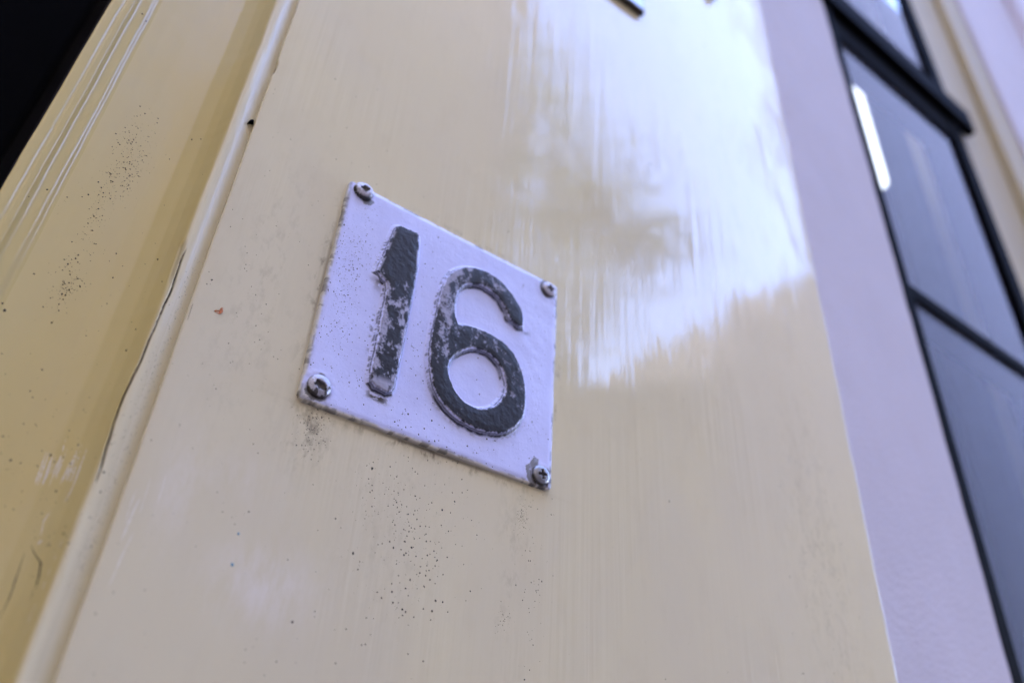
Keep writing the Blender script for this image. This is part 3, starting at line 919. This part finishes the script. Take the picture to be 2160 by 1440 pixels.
# soot on the plate
PT = []
def pcl(cx, cy, sx, sy, n, r0, r1, shape='g'):
    for x, y, r in cluster(cx, cy, sx, sy, n, r0, r1, shape=shape):
        p = ray(x, y, 0)
        if abs(p[0]) < .0492 and abs(p[2]) < .0470: PT.append((p[0], p[2], r * 1.3))
pcl(735, 560, 22, 70, 330, .05, .17); pcl(715, 690, 22, 60, 170, .05, .17); pcl(760, 520, 26, 50, 120, .05, .16)
pcl(905, 700, 260, 300, 330, .05, .2, 'u'); pcl(885, 720, 18, 130, 110, .05, .2); pcl(880, 890, 70, 40, 70, .05, .26); pcl(1010, 950, 80, 30, 50, .05, .22); pcl(1130, 740, 18, 90, 70, .05, .16)
pcl(730, 800, 40, 30, 60, .05, .15); pcl(1120, 880, 20, 60, 30, .05, .15)
for x, y, r in ((833, 889, .5), (840, 897, .34), (861, 873, .42), (843, 886, .28), (883, 916, .42), (892, 803, .34), (887, 773, .26), (856, 901, .34), (737, 807, .32), (1008, 755, .36), (1011, 831, .4), (1050, 640, .3),
                (912, 803, .34), (913, 849, .32), (1027, 925, .45), (848, 760, .28), (770, 680, .28), (758, 712, .26), (750, 612, .25), (738, 570, .24), (1137, 668, .25), (880, 840, .3), (905, 930, .3)):
    p = ray(x, y, 0); PT.append((p[0], p[2], r * .001))
SX = np.array([a for a, _, _ in PT]) * 1000; SZ = np.array([b for _, b, _ in PT]) * 1000
D1 = np.minimum(sdf([ONE], SX, SZ), sdf(SIX, SX, SZ))
specks("soot_specks", [(a, -.00002 + float(fbm(np.array(a * 55), np.array(b * 55), 41, 3)) * .00018, b, r) for (a, b, r), d in zip(PT, D1) if d > 1.6], M['soot'], plate)

# ------------------------------------------------------------------ dark fitting at the top edge
fx = empty("metal_fitting", (.06, -.012, .29), "blurred dark metal fitting at the top edge of the cream board", "fitting")
box("fitting_body", .020, .1135, -.0022, Y0, .3065, .36, M['lamp_dark'], fx, .002)
box("fitting_face", .022, .1115, -.0030, -.0023, .3080, .358, M['lamp_face'], fx, .001)
q = ray(1512, -2, -.002)
V, F = [], []
for i, (dz, r) in enumerate(((.002, .0010), (.004, .0026), (.009, .0036), (.02, .004), (.05, .004))):
    for a in np.linspace(0, 2 * math.pi, 13)[:-1]:
        V.append((q[0] + r * math.cos(a), -.002 + r * math.sin(a), q[2] + dz))
    if i: F += [(12 * (i - 1) + j, 12 * (i - 1) + (j + 1) % 12, 12 * i + (j + 1) % 12, 12 * i + j) for j in range(12)]
F += [tuple(range(12))[::-1], tuple(range(48, 60))]
tag(mesh("hanging_peg", V, F, M['stone'], None, True), "tiny blurred brownish peg tip at the top edge, right of the dark fitting", "peg")

# ------------------------------------------------------------------ window
win = empty("window", (.58, .04, -.9), "blurred black framed window with dark glass right of the plaster strip", "window")
WX0, WX1 = XS0, .722
TZ0, TZ1 = .683, .724
RZ = .638
box("stile", WX0, WX0 + .017, .030, .075, -.9, 2.4, M['black'], win, .002)
box("stile", WX1 - .026, WX1, .032, .075, -.9, 2.4, M['black'], win, .002)
box("transom", WX0 - .004, .752, .0245, .0365, TZ0, TZ1, M['black'], win, .003)
box("sash_rail", WX0 + .0172, WX1 - .0262, .0335, .066, RZ, TZ0 - .001, M['black'], win, .002)
box("glazing_bar", WX0 + .0172, WX1 - .0262, .034, .066, .270, .286, M['black'], win, .002)
box("bottom_rail", WX0 + .0172, WX1 - .0262, .033, .074, -.9, -.80, M['black'], win, .002)
for z0, z1 in ((-.80, .2695), (.2865, RZ - .0005), (TZ1 - .002, 2.4)):
    box("glass_pane", WX0 + .0168, WX1 - .0258, .037, .040, z0, z1, M['glass'], win)
# surround: cream window casing on the far side, stepped
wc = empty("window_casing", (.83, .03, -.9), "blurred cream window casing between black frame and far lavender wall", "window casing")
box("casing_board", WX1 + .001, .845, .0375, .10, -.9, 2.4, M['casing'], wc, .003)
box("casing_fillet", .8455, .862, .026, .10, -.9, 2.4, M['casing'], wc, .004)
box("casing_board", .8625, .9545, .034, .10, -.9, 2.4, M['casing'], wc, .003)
# in the room
tl = empty("tube_lamp", (.60, .12, .48), "bright white vertical strip light seen through the window glass", "lamp")
p0, p1 = ray(1868, 385, .11), ray(1797, 165, .11)
V, F = [], []
for i, z in enumerate((p0[2], p0[2] + .004, p1[2] - .004, p1[2])):
    r = .011 if i in (1, 2) else .008
    for a in np.linspace(0, 2 * math.pi, 17)[:-1]:
        V.append((p0[0] + r * math.cos(a), .12 + r * math.sin(a), z))
    if i: F += [(16 * (i - 1) + j, 16 * (i - 1) + (j + 1) % 16, 16 * i + (j + 1) % 16, 16 * i + j) for j in range(16)]
F += [tuple(range(16))[::-1], tuple(range(48, 64))]
mesh("tube", V, F, M['tube'], tl, True)  # emissive strip added as the bright bar
box("backing", p0[0] - .014, p0[0] + .014, .133, .15, p0[2] - .01, p1[2] + .01, M['black'], tl, .002)


def curtain(x0, x1, y, z0, z1, amp, n, mat, label):
    xs_ = np.linspace(x0, x1, 80); zs_ = np.linspace(z0, z1, 12)
    X, Z = np.meshgrid(xs_, zs_)
    Y = y + amp * np.sin((X - x0) / (x1 - x0) * n * 2 * math.pi + .15 * np.sin(Z * 5)) + amp * .3 * fbm(X * 30, Z * 3, 88, 2)
    F_ = np.stack([X, Y, Z], -1)
    o = grid("curtain", F_, mat)  # also makes the added grey sheet
    md = o.modifiers.new("thickness", 'SOLIDIFY'); md.thickness = .0015
    tag(o, label, "curtain")


curtain(.80, 1.25, .17, -.6, 2.2, .012, 6, M['curtain'], "grey curtain dim behind the right half of the window")  # hung sheet stands in for a grey wall reflected in the pane
curtain(.475, .56, .10, -.8, .32, .006, 2, M['curtain_pink'], "faded rose curtain edge behind the lower left of the window")
